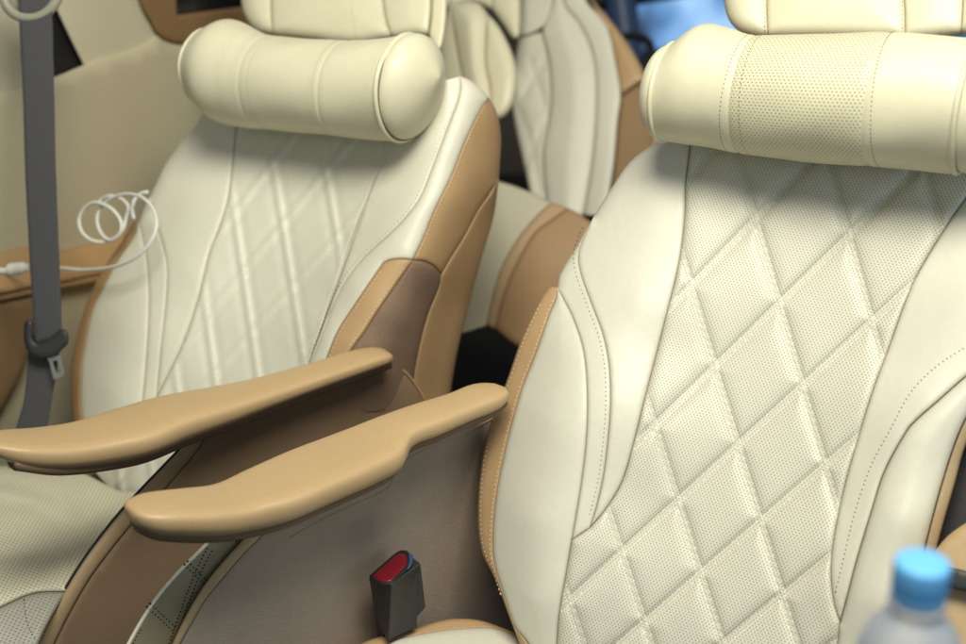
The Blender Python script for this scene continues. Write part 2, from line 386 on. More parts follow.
L2 = [(1012,340),(966,376),(934,404),(917,419),(907,430),(884,472),(871,512),(856,562),(846,600),(840,622)]
E1 = [(1012,340),(984,388),(961,430),(944,479),(927,542),(914,600),(902,664)]
E2 = [(1024,346),(992,402),(967,442),(954,486),(937,546),(924,605),(912,664)]
ri = panel('bolster_strip', [(QR, 4), (rv(L2), 5), ([(1012,340),(1012,160)], None), ([(1012,160),(992,150)], None)], PR, CREAM, seatR, mR, sp=3.4, skirt=.02)
stitches('stitching', ri, [[(1000,328),(966,347),(937,366),(911,392),(891,428),(871,466),(855,512),(842,565),(835,594)]], TH_DARK, ri.o, pitch=4.8, ln=3.0, wd=1.9, hh=.0004)
ro = panel('bolster_panel', [(L2, 10), (QR2, 4), ([(834,664),(902,664)], None), (rv(E1), 8)], PR, CREAM, seatR, mR, sp=3.4, crown=(.006, 16), skirt=.03)
te = panel('edge_trim', [(E1, 2.5), ([(902,664),(912,664)], None), (rv(E2), 5), ([(1024,346),(1012,340)], None)], PR, LIP, seatR, mR, sp=3, skirt=.06)
piping('piping', te, E1, .0012, BLACK, te.o, -.001)
panel('backrest_shell', [([(640,160),(612,192),(566,284),(530,330),(505,400),(488,480),(486,540),(505,590),(530,650),(545,700),(700,705),(905,690)], 20), ([(905,690),(930,560),(960,470),(1010,370),(1040,200),(960,100),(700,105),(640,160)], 20)],
      PR.shifted(.055), TAN, seatR, None, sp=9, skirt=.09, fine=False)
# headrest
def block(name, segs, plane, mat, parent, r=18, sp=4, sk=.09, cr_=(.012, 30)):
    return panel(name, [(s, r) for s in segs], plane, mat, parent, None, sp=sp, crown=cr_, skirt=sk)
PHR = PR.shifted(.035)
hl = [(722,-60),(722,-20),(724,2),(729,20),(739,30),(754,35)]; hb = [(754,35),(800,35),(860,35),(904,37)]
hp = thing  # (unused alias kept short)
hrR = panel('headrest', [([(767,-70),(767,-20),(767,10),(768,37)], 3), ([(768,37),(830,37),(905,39)], 14), ([(905,39),(905,10),(902,-20),(900,-70)], 3), ([(900,-70),(767,-70)], None)], PHR, PILLOW, seatR, sp=4, crown=(.012, 34), skirt=.05)
panel('headrest_side', [([(767,-70),(767,-20),(767,10),(768,37)], 3), ([(768,37),(754,36),(739,31),(729,20),(724,2),(722,-20),(722,-70)], 16), ([(722,-70),(767,-70)], None)], PHR, PILLOW, hrR.o, sp=4, crown=(.008, 20), skirt=.09)
panel('headrest_side', [([(900,-70),(902,-20),(905,10),(905,39)], 3), ([(905,39),(935,37),(961,34)], 14), ([(961,34),(963,0),(962,-70)], 3), ([(962,-70),(900,-70)], None)], PHR, PILLOW, hrR.o, sp=4, crown=(.006, 20), skirt=.05)
panel('headrest_side', [([(962,-70),(963,0),(961,34)], 3), ([(961,34),(985,32),(1005,15),(1010,-70)], 16), ([(1010,-70),(962,-70)], None)], PHR, PILLOW, hrR.o, sp=4, crown=(.006, 20), skirt=.09)
stitches('stitching', hrR, [[(764,-20),(764,10),(765,34)][::-1], [(902,-15),(902,10),(902,34)]], TH_DARK, hrR.o, pitch=4.4, ln=2.2, wd=.8)

# ------------------------------------------------------------ neck pillows (rolls)
def roll(plane, off, stations, axis, seg=72):
    """stations: ((top x,y),(bottom x,y), squash) -> rings square to the axis"""
    out = []; ax = np.array(axis)
    v1 = np.cross(ax, Z); v1 /= np.linalg.norm(v1); v2 = np.cross(v1, ax); v2 /= np.linalg.norm(v2)   # v1 = horizontal, v2 = upward
    for t, b, k in stations:
        t = np.array(t, float); b = np.array(b, float); m = (t + b) / 2; d = float(plane.depth([m])[0]) - off
        r = np.linalg.norm(t - b) / 2 * d / F / k
        c = W(m[0], m[1], d); out.append((c, r * k, r * k))
    return out, v1, v2, ax
BACKA = math.pi   # the roll's own seam runs along its back
def roll_spline(st_, nsub=26):
    C = np.array([[*q[0], q[1], q[2]] for q in st_]); n = len(C); P = np.vstack([2*C[0]-C[1], C, 2*C[-1]-C[-2]]); out = []
    for tv in np.linspace(0, n - 1, nsub * (n - 1) + 1):
        i = min(int(tv), n - 2); f = tv - i; p0, p1, p2, p3 = P[i], P[i+1], P[i+2], P[i+3]
        out.append(.5 * ((2*p1) + (-p0+p2)*f + (2*p0-5*p1+4*p2-p3)*f*f + (-p0+3*p1-3*p2+p3)*f**3))
    return np.array(out)
def roll_mesh(name, spl, i0, i1, v1, v2, mat, parent, groove=(True, True), seg=96, nsub=26, gd=.0012):
    L0 = np.r_[0, np.cumsum(np.linalg.norm(np.diff(spl[:, :3], axis=0), axis=1))]
    from_ = spl[i0*nsub:i1*nsub+1]; L = L0[i0*nsub:i1*nsub+1]; RG = []; uv = []; rm = from_[:, 3].mean()
    for q in range(len(from_)):
        c = from_[q, :3]; r1, r2 = from_[q, 3], from_[q, 4]; dr = 0
        if groove[0]: dr = max(dr, gd * math.exp(-((L[q] - L[0]) / .0026) ** 1.2))
        if groove[1]: dr = max(dr, gd * math.exp(-((L[-1] - L[q]) / .0026) ** 1.2))
        ring = []
        for k in range(seg):
            a_ = 2 * math.pi * k / seg + BACKA
            wv = .0004 * math.sin(3 * a_ + L[q] * 40 + 1) + .0004 * math.sin(5 * a_ - L[q] * 65) 
            ring.append(c + (r1 - dr + wv) * math.cos(a_) * v1 + (r2 - dr + wv) * math.sin(a_) * v2); uv.append((L[q], 2 * math.pi * k / seg * rm))
        RG.append(ring)
    return rings(name, RG, mat, parent, (False, False), uv=uv), RG
class RingSurf:      # lets stitches sit on a roll
    def __init__(s, RG): s.RG = np.array(RG)
def ring_stitch(name, RG, idx, mat, parent, grow=.0006, pitch=.0042, ln=.0026, shift=0):
    ring = np.array(RG[idx]); cen = ring.mean(0); nxt = np.array(RG[min(idx + 1, len(RG) - 1)]); ax = nxt.mean(0) - np.array(RG[max(idx - 1, 0)]).mean(0); ax /= np.linalg.norm(ax)
    rr = np.linalg.norm(ring[0] - cen); e1 = (ring[0] - cen) / rr; e2 = np.cross(ax, e1); n = int(2 * math.pi * rr / pitch); V = []; Fs = []
    for k in range(n):
        a0 = 2 * math.pi * k / n; a1 = a0 + ln / rr
        def q(a_, r, o): return cen + r * (math.cos(a_) * e1 + math.sin(a_) * e2) + ax * o
        def rad(a_):
            f = (a_ / (2 * math.pi) * len(ring)) % len(ring); i = int(f); g = f - i
            d = np.linalg.norm(ring - cen, axis=1); s_ = np.sign(np.dot(np.cross(ring[0] - cen, ring[1] - cen), ax))
            return d[i] * (1 - g) + d[(i + 1) % len(ring)] * g if s_ > 0 else d[-i] * (1 - g) + d[-(i + 1) % len(ring)] * g
        r = rad((a0 + a1) / 2); am = (a0 + a1) / 2; b = len(V)
        V += [q(a0, r, 0), q(am, r, .0006), q(a1, r, 0), q(am, r, -.0006), q(am, r + grow, 0)]
        Fs += [[b, b+1, b+4], [b+1, b+2, b+4], [b+2, b+3, b+4], [b+3, b, b+4]]
    return obj(name, V, Fs, mat, parent)
def cap_rings(c, r, ax, v1, v2, length, rim=.004, seg=72, n=14, drop=0.0, pinch=0.0, tilt=0.0, ex=.62):
    out = []
    for i in range(n + 1):
        a_ = (i / n) * math.pi / 2; rr = r * max(math.cos(a_) ** ex, .02) - (rim * math.exp(-i / 1.2)); off = length * math.sin(a_) ** 1.15
        if ex == 1.0: rr = r * max(1 - (i / n) ** 2.3, .015) - rim * math.exp(-i / .8); off = length * (i / n) ** .9
        ring = []
        for k in range(seg):
            b = 2 * math.pi * k / seg; pk = 1 - pinch * (math.sin(b) < -.2) * abs(math.sin(b)) * (i / n) * .5
            ring.append(c + ax * off * (1 + tilt * math.sin(b)) + rr * pk * (math.cos(b) * v1 + math.sin(b) * v2) - v2 * drop * (i / n))
        out.append(ring)
    return out
OFFR = .078
st_, v1, v2, ax = roll(PR, OFFR, [((666,44),(672,141),1), ((690,26),(700,145),1), ((722,29),(720,148),1), ((754,36),(744,153),1), ((830,36),(800,160),1), ((904,38),(857,163),1), ((935,36),(915,169),1), ((975,40),(962,174),1)], A)
npR = thing('neck_pillow', st_[4][0], 'cream leather neck roll with perforated middle section below the right headrest', 'pillow', 'neck pillows strapped below the headrests')
# rings are square to the roll: centre each on the photo's seam positions
sp1 = roll_spline(st_)
b1, RG1 = roll_mesh('end_panel', sp1, 0, 3, v1, v2, PILLOW, npR, (False, True))
b2, RG2 = roll_mesh('perforated_panel', sp1, 3, 5, v1, v2, PERFB, npR, (True, True))
b3, RG3 = roll_mesh('end_panel', sp1, 5, 7, v1, v2, PILLOW, npR, (True, True))
ring_stitch('stitching', RG2, 5, TH_DARK, b2); ring_stitch('stitching', RG3, 4, TH_DARK, b3); ring_stitch('stitching', RG1, len(RG1) - 6, TH_DARK, b1)
c0, r0, _ = st_[0]; rings('end_cap', cap_rings(c0, r0, -ax, v1, v2, .022), PILLOW, npR, (False, True))
tube('piping', RG1[0], .0022, PILLOW, npR, closed=True)
c0, r0, _ = st_[7]; rings('end_cap', cap_rings(c0, r0, ax, v1, v2, .05), PILLOW, npR, (False, True))
tube('piping', RG3[-1], .0028, PILLOW, npR, closed=True)

# =============================================================== armrests
def armrest(name, pairs, d0, d1, hz, mat, parent, cham=.55, seg=36, lift=0.0):
    P = np.array([[*t, *b] for t, b in pairs], float); c = cr(P, 6.0)
    m = (c[:, :2] + c[:, 2:]) / 2; s = np.r_[0, np.cumsum(np.linalg.norm(np.diff(m, axis=0), axis=1))]; s /= s[-1]
    D = d0 + (d1 - d0) * s; C3 = np.array([W(x, y, d) for (x, y), d in zip(m, D)])
    ax_ = C3[-1] - C3[0]; axh = ax_ * [1, 1, 0]; axh /= np.linalg.norm(axh); w = np.cross(axh, Z); w *= np.sign(w[0])
    sd = m[-1] - m[0]; sd /= np.linalg.norm(sd); perp = np.array([-sd[1], sd[0]]); perp *= np.sign(-perp[1] or 1)   # up on the photo
    wp = abs((w @ RT) * perp[0] + (w @ UP) * -perp[1]); zp = abs((Z @ UP) * perp[1])
    RG = []
    for i in range(len(c)):
        half = abs((c[i, :2] - c[i, 2:]) @ perp) / 2 * D[i] / F
        hh = min(hz, half * .62); rr = hh * .85
        hw = max((half - rr - (hh - rr) * zp) / wp + rr, .012 * min(1, half / .012))
        ring = []
        for k in range(seg):
            a_ = 2 * math.pi * k / seg; cx_, cz_ = math.cos(a_), math.sin(a_)
            e = .32; x = math.copysign(abs(cx_) ** e, cx_) * hw; z = math.copysign(abs(cz_) ** .42, cz_) * hh
            x *= 1 - .46 * max(0, -cz_) ** .8
            ring.append(C3[i] + w * x + Z * (z + lift) + Z * (.0018 * (1 - (x / hw) ** 2) if z > 0 else 0))
        RG.append(ring)
    o = rings(name, RG, mat, parent)
    return o, C3, w
NEAR = [((505,387),(505,394)),((497,383),(503,403)),((480,383.5),(491,414)),((455,393),(467,424)),((420,404),(432,440)),((392,414),(402,453)),((376,421),(387,476)),((350,431),(364,490)),((305,448),(322,509)),((262,467),(278,528)),((226,483),(240,537)),((190,488),(206,541)),((155,492),(168,540)),((139,497),(150,537)),((131,502),(135,530)),((129,508),(130,524))]
FAR = [((390,355),(390,361)),((382,347.5),(388,365)),((362,349),(368,373)),((321,361),(330,387)),((260,378),(272,409)),((215,387),(230,426)),((167,396),(182,444)),((125,408),(140,461)),((83,421),(92,470)),((43,427),(52,473)),((5,430),(12,468)),((-15,436),(-14,456))]
def rim_of(pairs, k=4.5): return [((b[0]-(b[0]-t[0])*.35, b[1]-(b[1]-t[1])*.35), (b[0]+1, b[1]+k)) for t, b in pairs]
aN, CN, wN = armrest('armrest', NEAR, 1.385, 1.13, .0165, ARMT, seatR)
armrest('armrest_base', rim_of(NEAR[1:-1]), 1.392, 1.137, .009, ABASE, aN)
armseam = None
# near seat: inner side panel, rolled edge and the quilted liner beyond it
VP = vplane((495,395,1.435), (135,520,1.185))
lipO = [(262,512),(246,536),(228,556),(208,580),(190,608),(172,644),(162,668)]
lipI = [(276,514),(261,536),(243,554),(226,574),(205,600),(190,626),(178,648),(170,668)]
sp_ = panel('side_panel', [(lipI, 3), ([(170,668),(600,690)], None), ([(600,690),(580,500),(545,400),(500,396)], None), ([(500,396),(440,420),(380,452),(330,490),(276,514)], None)], VP, GREYSUEDE, seatR, None, sp=7, skirt=.012)
le = panel('side_panel_edge', [(lipI, 2.5), ([(170,668),(162,668)], None), (rv(lipO), 9), ([(262,512),(276,514)], None)], VP.shifted(-.004), LIP, seatR, None, sp=3, skirt=.03)
qt_l = [(232,516),(205,546),(181,570),(160,594),(141,622),(118,664)]
qt = panel('quilted_side_liner', [(qt_l, 3), ([(118,664),(168,668)], None), (rv(lipO), 3), ([(262,512),(232,516)], None)], VP.shifted(.012), LINER, seatR, None, sp=3, skirt=.02)
piping('piping', qt, qt_l, .0018, CHROME, qt.o)
off2 = lambda a_, b_, d: [tuple(x) for x in offset([a_, b_], d)]
sl = []
for a_, b_ in (((184,561),(210,587)), ((146,603),(177,632)), ((232,535),(244,545))): sl += [off2(a_, b_, 2.2), off2(a_, b_, -2.2)]
for d in (2.5, -2.5): sl.append([tuple(x) for x in offset([(211,547),(200,568),(188,598),(176,632),(166,662)], d)])
sl.append([(130,650),(136,638),(142,628)])
stitches('stitching', qt, sl, TH_BLACK, qt.o, pitch=3.8, ln=3.1, wd=2.1)
piping('panel_welt', sp_, [(497,416),(470,430),(440,443),(415,455),(398,468),(388,488),(360,502),(320,521),(290,538)], .0009, LIP, sp_.o)
# cushion of the near seat (only its front-left corner is in view)
HPc = hplane((455,640,1.375))
cu = panel('seat_cushion', [([(372,668),(389,643),(412,636),(440,631),(470,628),(495,628.5),(513,635),(529,645),(542,664)], 5), ([(542,664),(560,740),(340,740),(372,668)], None)], HPc, CREAM, seatR, None, sp=5, skirt=.03, crown=(.006, 14))
panel('cushion_border', [([(320,668),(365,642),(395,633),(422,626),(449,619.5),(468,619),(484,621.5),(500,627),(515,633),(535,646),(556,668)], 4), ([(556,668),(542,668)], None), ([(542,664),(529,645),(513,635),(495,628.5),(470,628),(440,631),(412,636),(389,643),(372,668)], 1.5), ([(372,668),(320,668)], None)], HPc.shifted(.004), TAN, cu.o, None, sp=3, skirt=.04)
# right-hand armrest corner, out of focus at the edge of the view
panel('armrest', [([(934,552),(948,536),(966,523),(1000,505),(1040,495)], 6), ([(1040,495),(1060,700),(880,700)], None), ([(880,700),(915,620),(934,552)], 6)], PR.shifted(-.05), ARMT, seatR, None, sp=7, skirt=.06)
o = panel('armrest_base', [([(925,560),(945,566),(966,571),(1030,590)], 3), ([(1030,590),(1030,612),(966,592),(940,584),(925,560)], 3)], PR.shifted(-.066), GREYP, seatR, None, sp=5, skirt=.01)

# seat belt buckle beside the near seat
bk = thing('belt_buckle', W(402, 630, 1.40), 'dark grey seat belt buckle with red release button standing beside the near cushion', 'buckle')
Aq, Bq, Cq, Dq = (368,577,1.345), (403,549,1.375), (421,563,1.355), (392,585,1.325)
PT = Plane(W(*Aq), np.cross(W(*Bq) - W(*Aq), W(*Dq) - W(*Aq)), A, U)
pts = [W(*q) for q in (Aq, Bq, Cq, Dq, (374,606,1.37), (384,634,1.375), (388,640,1.36), (417,627,1.385), (417,617,1.38), (426,607,1.375), (378,640,1.42), (410,620,1.43))]
bm_F = [[0, 3, 2, 1], [0, 4, 5, 6, 3], [3, 6, 7, 8, 9, 2], [1, 2, 9, 11], [0, 1, 11, 10, 4], [4, 10, 5]]
ho = obj('housing', pts, bm_F, GREYP, bk, smooth=False)
md = ho.modifiers.new('bevel', 'BEVEL'); md.width = .0022; md.segments = 4; md.limit_method = 'ANGLE'; md.angle_limit = R(20)
panel('button_well', [([(369,576),(384,563),(399,551),(407,551),(412,557),(410,566),(401,575),(392,583),(382,585),(373,580),(369,576)], 1.5)], PT.shifted(-.001), BLACK, bk, None, sp=2.5, skirt=.004)
panel('release_button', [([(371,576),(384,564.5),(398,553),(405,553.5),(408,558),(407,566),(400,573),(391,582),(381,583),(371,576)], 4)], PT.shifted(-.002), RED, bk, None, sp=2, skirt=.006, crown=(.0015, 5))
panel('slot_edge', [([(408,552),(413,556),(411,566),(407,570),(409,562),(408,552)], 1)], PT.shifted(-.003), BLUEP, bk, None, sp=2, skirt=.004)

CREAML = leather('soft_cream_leather', (.69, .675, .555), seamdark=.10)
# =============================================================== LEFT (far) SEAT
seatL = thing('captain_seat', W(200, 560, 1.8) * [1, 1, 0] + [0, 0, .35], 'cream leather seat on the left with tan side panels, white cable draped over its edge', 'car seat', 'reclining captain seats')
mL = tps([(240,120,0),(330,130,0),(260,180,0),(330,180,0),(230,280,0),(290,280,-.004),(240,360,-.003),(290,360,0),(380,150,.004),(200,340,.003),(170,400,.005),(150,470,0),(230,460,0),
  (190,200,.024),(190,270,.034),(172,340,.03),(160,390,.02),(120,320,.038),(112,390,.042),(120,440,.035),(95,300,.0),(76,345,-.012),(72,400,-.015),(85,465,-.01),(137,224,0),(160,180,-.002),(180,145,-.004),(200,115,-.005),
  (430,130,.028),(395,152,.010),(400,185,.020),(370,215,.014),(350,250,.009),(330,300,.008),(440,150,.04),(412,211,.045),(352,280,.04),(325,330,.03),(461,95,.03),(470,130,.022),(440,200,.034),(413,260,.045),(379,309,.044),(352,349,.038),(320,390,.03),(484,100,.0),
  (490,175,-.06),(479,209,-.065),(464,237,-.06),(441,274,-.04),(430,312,-.055),(415,370,-.07),(500,142,-.08),(494,219,-.15),(469,304,-.17),(452,390,-.19),(497,115,-.05)])
LQL = [(242,98),(237,125),(234,150),(228,199),(219,229),(210,252),(199,297),(184,342),(169,374),(157,397),(142,425),(118,455),(95,472)]
LQR = [(400,118),(388,155),(375,177),(365,202),(356,224),(347,249),(338,275),(325,314),(313,350),(303,378)]
def cords(p, dm):
    d = dL(p); f = 1 - np.exp(-dm / 5)
    g = .0018 * np.exp(-(d[:, 0] / 2.3) ** 2) - .0015 * np.exp(-((d[:, 0] - 6) / 4) ** 2)
    g2 = .0014 * np.exp(-(d[:, 1] / 2.2) ** 2) - .0016 * np.exp(-((d[:, 1] - 6) / 4) ** 2)
    return (g + g2) * f, np.zeros(len(p))
ql = panel('quilted_panel', [(LQL, 4), ([(95,472),(110,487),(140,494),(250,500),(303,378)], None), (rv(LQR), 1.2), ([(400,118),(320,104),(242,98)], None)], PL, QUILT, seatL, mL, sp=2.8, relief=cords, skirt=.01)
polyL = np.concatenate([cr(LQL, 4)[:-1], cr([(95,472),(110,487),(140,494),(250,500),(303,378)], 4)[:-1], cr(rv(LQR), 4)[:-1], cr([(400,118),(320,104),(242,98)], 4)[:-1]])
stitches('quilt_stitching', ql, [q for q in qlines(ptL, range(-4, 3), range(-1, 6), polyL, (-1.6, 1.6))], TH_QL, ql.o, pitch=3.6, ln=2.8, wd=.9, hh=.0004)
LS2 = [(150,196),(157,227),(164,250),(167,268),(166,300),(161,350),(157,397)]
LS1 = [(139,222),(143,240),(147,262),(149,300),(147,350),(143,399),(138,430),(125,450)]
panel('shoulder_panel', [(rv(LQL[:10]), 4), ([(242,98),(205,100)], None), ([(205,100),(199,120),(179,145),(164,167),(156,184),(150,196)], 10), (LS2, 3)], PL, CREAML, seatL, mL, sp=3.8, skirt=.03)
panel('bolster_strip', [(LS2, 3), ([(157,397),(142,425),(125,450)], 3), (rv(LS1), 3), ([(139,222),(144,208),(150,196)], 6)], PL, CREAML, seatL, mL, sp=3.2, skirt=.03)
LT2 = [(139,222),(131,241),(119,258),(107,280),(92,312),(84,350),(81,374),(81,409),(87,440),(95,472)]
LT1 = [(139,222),(134,222),(121,243),(105,266),(87,302),(76,342),(71,374),(72,409),(79,445),(86,478)]
panel('bolster_panel', [(LS1, 3), ([(125,450),(110,463),(95,472)], 3), (rv(LT2), 4)], PL, CREAML, seatL, mL, sp=3.8, crown=(.004, 14), skirt=.03)
panel('edge_trim', [(LT2, 2.5), ([(95,472),(86,478)], None), (rv(LT1), 5)], PL, PIPE_T, seatL, mL, sp=3, skirt=.05)
LB = [(461,76),(461,87),(458,102),(451,120),(434,164),(422,194),(412,210),(394,230),(367,255),(352,272),(337,297),(325,327),(312,360),(303,378)]
LCc = [(489,98),(483,106),(466,140),(451,177),(434,212),(424,237),(413,260)]
LTl = [(383,263),(374,276),(355,304),(337,332),(326,359),(312,392)]
LTr = [(413,260),(397,283),(379,309),(364,332),(352,349),(330,390)]
is_ = panel('shoulder_panel', [(rv(LQR), 1.5), ([(303,378),(303,378.5)], None), (rv(LB), 3), ([(461,76),(400,95),(400,118)], None)], PL, CREAML, seatL, mL, sp=3.2, skirt=.02)
stitches('stitching', is_, [offset(LB, 3.5)[12:-8]], TH_DARK, is_.o, pitch=4.2, ln=2.1, wd=.9, hh=.0003)
os_ = panel('bolster_panel', [(LB, 3.5), ([(303,378),(312,392)], None), (rv(LTl), 2.5), ([(383,263),(390,260),(400,259),(413,260)], 3), (rv(LCc), 3.5), ([(489,98),(481,88.5),(471,80.5),(461,76)], 9)], PL, CREAML, seatL, mL, sp=3.2, skirt=.02, crown=(.003, 12))
ts = panel('tan_edge_strip', [(LTl, 2), ([(312,392),(330,390)], None), (rv(LTr), 2.5), ([(413,260),(400,259),(390,260),(383,263)], 2.5)], PL, TAN, seatL, mL, sp=3, skirt=.02)
stitches('stitching', ts, [offset(LTl, -2.5)[2:-2], offset(LTr, 3.4)[3:-2]], TH_LIGHT, ts.o, pitch=4.2, ln=2.6, wd=1.2)
SR = [(413,260),(423,261),(435,267),(441,275),(439,287),(429,312),(422,336),(415,370),(410,410)]
panel('suede_side_panel', [(SR[:4], 4), (SR[3:], 4), ([(410,410),(330,410),(330,390)], None), (rv(LTr), 3)], PL, SUEDE, seatL, mL, sp=3.4, skirt=.03, crown=(.004, 14))
CREASE = [(499,178),(488,196),(479,209),(464,237),(452,256),(441,275)]
tsd = panel('tan_side_panel', [(LCc, 2.5), (SR[:4], 3), (rv(CREASE), 4), ([(499,178),(500,160),(501,140),(499,121),(495,108),(489,98)], 14)], PL, TAN, seatL, mL, sp=3.2, skirt=.04)
stitches('stitching', tsd, [offset(LCc, -2.6)[5:-3]], TH_BLACK, tsd.o, pitch=4.0, ln=2.8, wd=1.0, hh=.0003)
panel('rear_side_panel', [(CREASE, 4), (SR[3:], 3), ([(410,410),(447,418)], None), ([(447,418),(456,359),(469,304),(484,250),(494,215),(499,178)], 10)], PL, TAN, seatL, mL, sp=4, skirt=.05)
panel('backrest_shell', [([(215,110),(190,140),(150,205),(110,275),(85,330),(80,400),(95,480),(200,500),(400,420),(415,380),(440,300),(470,200),(480,140),(465,95),(330,90),(215,110)], 14)], PL.shifted(.15), TAN, seatL, None, sp=9, skirt=.08, fine=False)
# headrest
PHL = PL.shifted(.06)
h1 = panel('headrest', [([(271,-70),(271,0),(272,35)], 3), ([(272,35),(310,39),(353,44),(392,38)], 14), ([(392,38),(386,20),(383,0),(381,-70)], 3), ([(381,-70),(271,-70)], None)], PHL, PILLOW, seatL, sp=4, crown=(.012, 30), skirt=.05)
panel('headrest_side', [([(271,-70),(271,0),(272,35)], 3), ([(272,35),(256,30),(245,16),(241,0),(241,-70)], 14), ([(241,-70),(271,-70)], None)], PHL, PILLOW, h1.o, sp=4, crown=(.006, 18), skirt=.09)
panel('headrest_side', [([(381,-70),(383,0),(386,20),(392,38)], 3), ([(392,38),(410,36),(428,36)], 12), ([(428,36),(431,10),(432,-70)], 5), ([(432,-70),(381,-70)], None)], PHL, PILLOW, h1.o, sp=4, crown=(.008, 20), skirt=.05)
panel('headrest_side', [([(432,-70),(431,10),(428,36)], 4), ([(428,36),(434,48),(440,50),(445,30),(447,0),(447,-70)], 6), ([(447,-70),(432,-70)], None)], PHL.shifted(.02), PILLOW, h1.o, sp=3, skirt=.09)
stitches('stitching', h1, [[(380,-10),(382,15),(388,33)], [(352,-20),(351,0),(356,40)]], TH_DARK, h1.o, pitch=4.2, ln=2.2, wd=.8)
# neck pillow
sl_, v1, v2, ax = roll(PL, .085, [((206,30),(203,103),1), ((229,20.5),(222,122),1), ((254,30),(245,127),1), ((272,36),(264,129),1), ((332,41),(320,134),1), ((353,42),(338,136.5),1), ((387,38),(385,140),1), ((409,35),(400,141),1)], A)
npL = thing('neck_pillow', sl_[4][0], 'plain cream leather neck roll with piped round end below the left headrest', 'pillow', 'neck pillows strapped below the headrests')
sp2 = roll_spline(sl_)
e1, G1 = roll_mesh('end_panel', sp2, 0, 3, v1, v2, PILLOW, npL, (False, True), gd=.0007)
e2, G2 = roll_mesh('middle_panel', sp2, 3, 5, v1, v2, PILLOW, npL, (True, True), gd=.0007)
e3, G3 = roll_mesh('end_panel', sp2, 5, 7, v1, v2, PILLOW, npL, (True, True), gd=.0007)
ring_stitch('stitching', G2, 5, TH_SOFT, e2)
ring_stitch('stitching', G2, len(G2) - 6, TH_SOFT, e2)
c0, r0, _ = sl_[0]; rings('end_cap', cap_rings(c0, r0, -ax, v1, v2, .016), PILLOW, npL, (False, True))
c0, r0, _ = sl_[7]; rings('end_cap', cap_rings(c0, r0, ax, v1, v2, .047, rim=.004, drop=-.017, ex=1.0), PILLOW, npL, (False, True))
pp = tube('piping', [np.array(p) + ax * .001 for p in G3[-1]], .0030, PILLOW, npL, closed=True); cG = np.array(G3[-1]).mean(0)
tube('groove_shade', [cG + (np.array(p) - cG) * .975 + ax * .0042 for p in G3[-1]], .0016, TH_DARK, pp, closed=True); tube('piping', G1[0], .002, PILLOW, npL, closed=True)  # dark tube added to paint the shade in the groove beside the piping
# armrest, shell and cushion of the far seat
aF, CF, wF = armrest('armrest', FAR, 1.50, 1.23, .016, ARMT, seatL)
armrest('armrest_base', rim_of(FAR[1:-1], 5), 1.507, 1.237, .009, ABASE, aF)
VL = vplane((388,362,1.53), (0,445,1.27))
SLI = [(218,412),(207,430),(200,446),(179,472),(158,497),(132,524),(109,552),(88,581),(69,614),(54,644),(42,668)]
SLO = [(200,412),(190,430),(183,446),(165,466),(143,489),(120,514),(100,539),(82,564),(66,590),(43,629),(26,668)]
panel('side_shell', [(SLI, 4), ([(42,668),(200,700)], None), ([(200,700),(440,440)], None), ([(440,440),(432,420),(425,402),(414,383),(402,370),(388,360)], 3), ([(388,360),(300,385),(218,412)], None)], VL, BROWNSHELL, seatL, None, sp=6, skirt=.02)
sle = panel('side_shell_edge', [(SLI, 3), ([(42,668),(26,668)], None), (rv(SLO), 10), ([(200,412),(218,412)], None)], VL.shifted(-.003), LIP, seatL, None, sp=3.2, skirt=.03)
piping('edge_piping', sle, SLO, .0028, BLACK, sle.o, -.004)
shp = Surf(); shp.at = lambda p, lift=0: CAM + (VL.depth(p) - lift)[:, None] * rays(p)
tube('rear_edge_piping', shp.at(cr([(388,361),(402,369.5),(414,382.5),(425,401.5),(431,418)], 3)), .0013, TAN, seatL)
HC = hplane((100,520,1.50))
def cq(p, dm):
    L_ = ([(-60,497),(33,506),(77,532),(100,546)], [(40,566),(77,532),(105,512),(138,488)], [(-60,562),(0,556),(40,550),(86,547)], [(-60,478),(10,482),(60,500),(77,532)])
    d = np.min([dist_poly(p, np.array(q, float)) for q in L_], axis=0)
    return (.013 * (1 - np.exp(-d / 6)) + .005 * np.exp(-(d / 1.8) ** 2)) * (1 - np.exp(-dm / 8)), np.clip(1 - d / 6, 0, 1) * .3
CUS = leather('perforated_cushion_leather', (.60, .57, .43), perf=True, pitch=(.0052, .0044), hole=.2, holecol=(.2, .18, .12))
sc_ = panel('seat_cushion', [([(-70,466),(0,466),(50,468),(82,473),(103,483),(122,491),(146,490)], 7), ([(146,490),(120,518),(100,543),(82,568),(66,592)], 3), ([(66,592),(33,594),(0,608),(-70,640)], 4), ([(-70,640),(-70,466)], None)], HC, CUS, seatL, None, sp=3.5, skirt=.05, relief=cq, crown=(.004, 20))
cb = panel('cushion_bolster', [([(66,592),(33,594),(0,608),(-70,640)], 4), ([(-70,640),(-70,720),(20,720)], None), ([(20,720),(30,668),(45,630),(66,592)], 5)], HC, leather('shaded_cushion_leather', (.30, .295, .25), perf=True, pitch=(.0052, .0044), hole=.2, holecol=(.14, .13, .10)), sc_.o, tps([(66,592,0),(0,608,0),(-70,640,0),(20,690,-.09),(-60,700,-.09),(40,640,-.03)]), sp=4, skirt=.04)  # the bolster's shade is put into its darker grey leather colour
stitches('stitching', cb, [[(24,597),(25,612),(29,628),(37,642)]], TH_BLACK, cb.o, pitch=3.6, ln=3.0, wd=1.3)

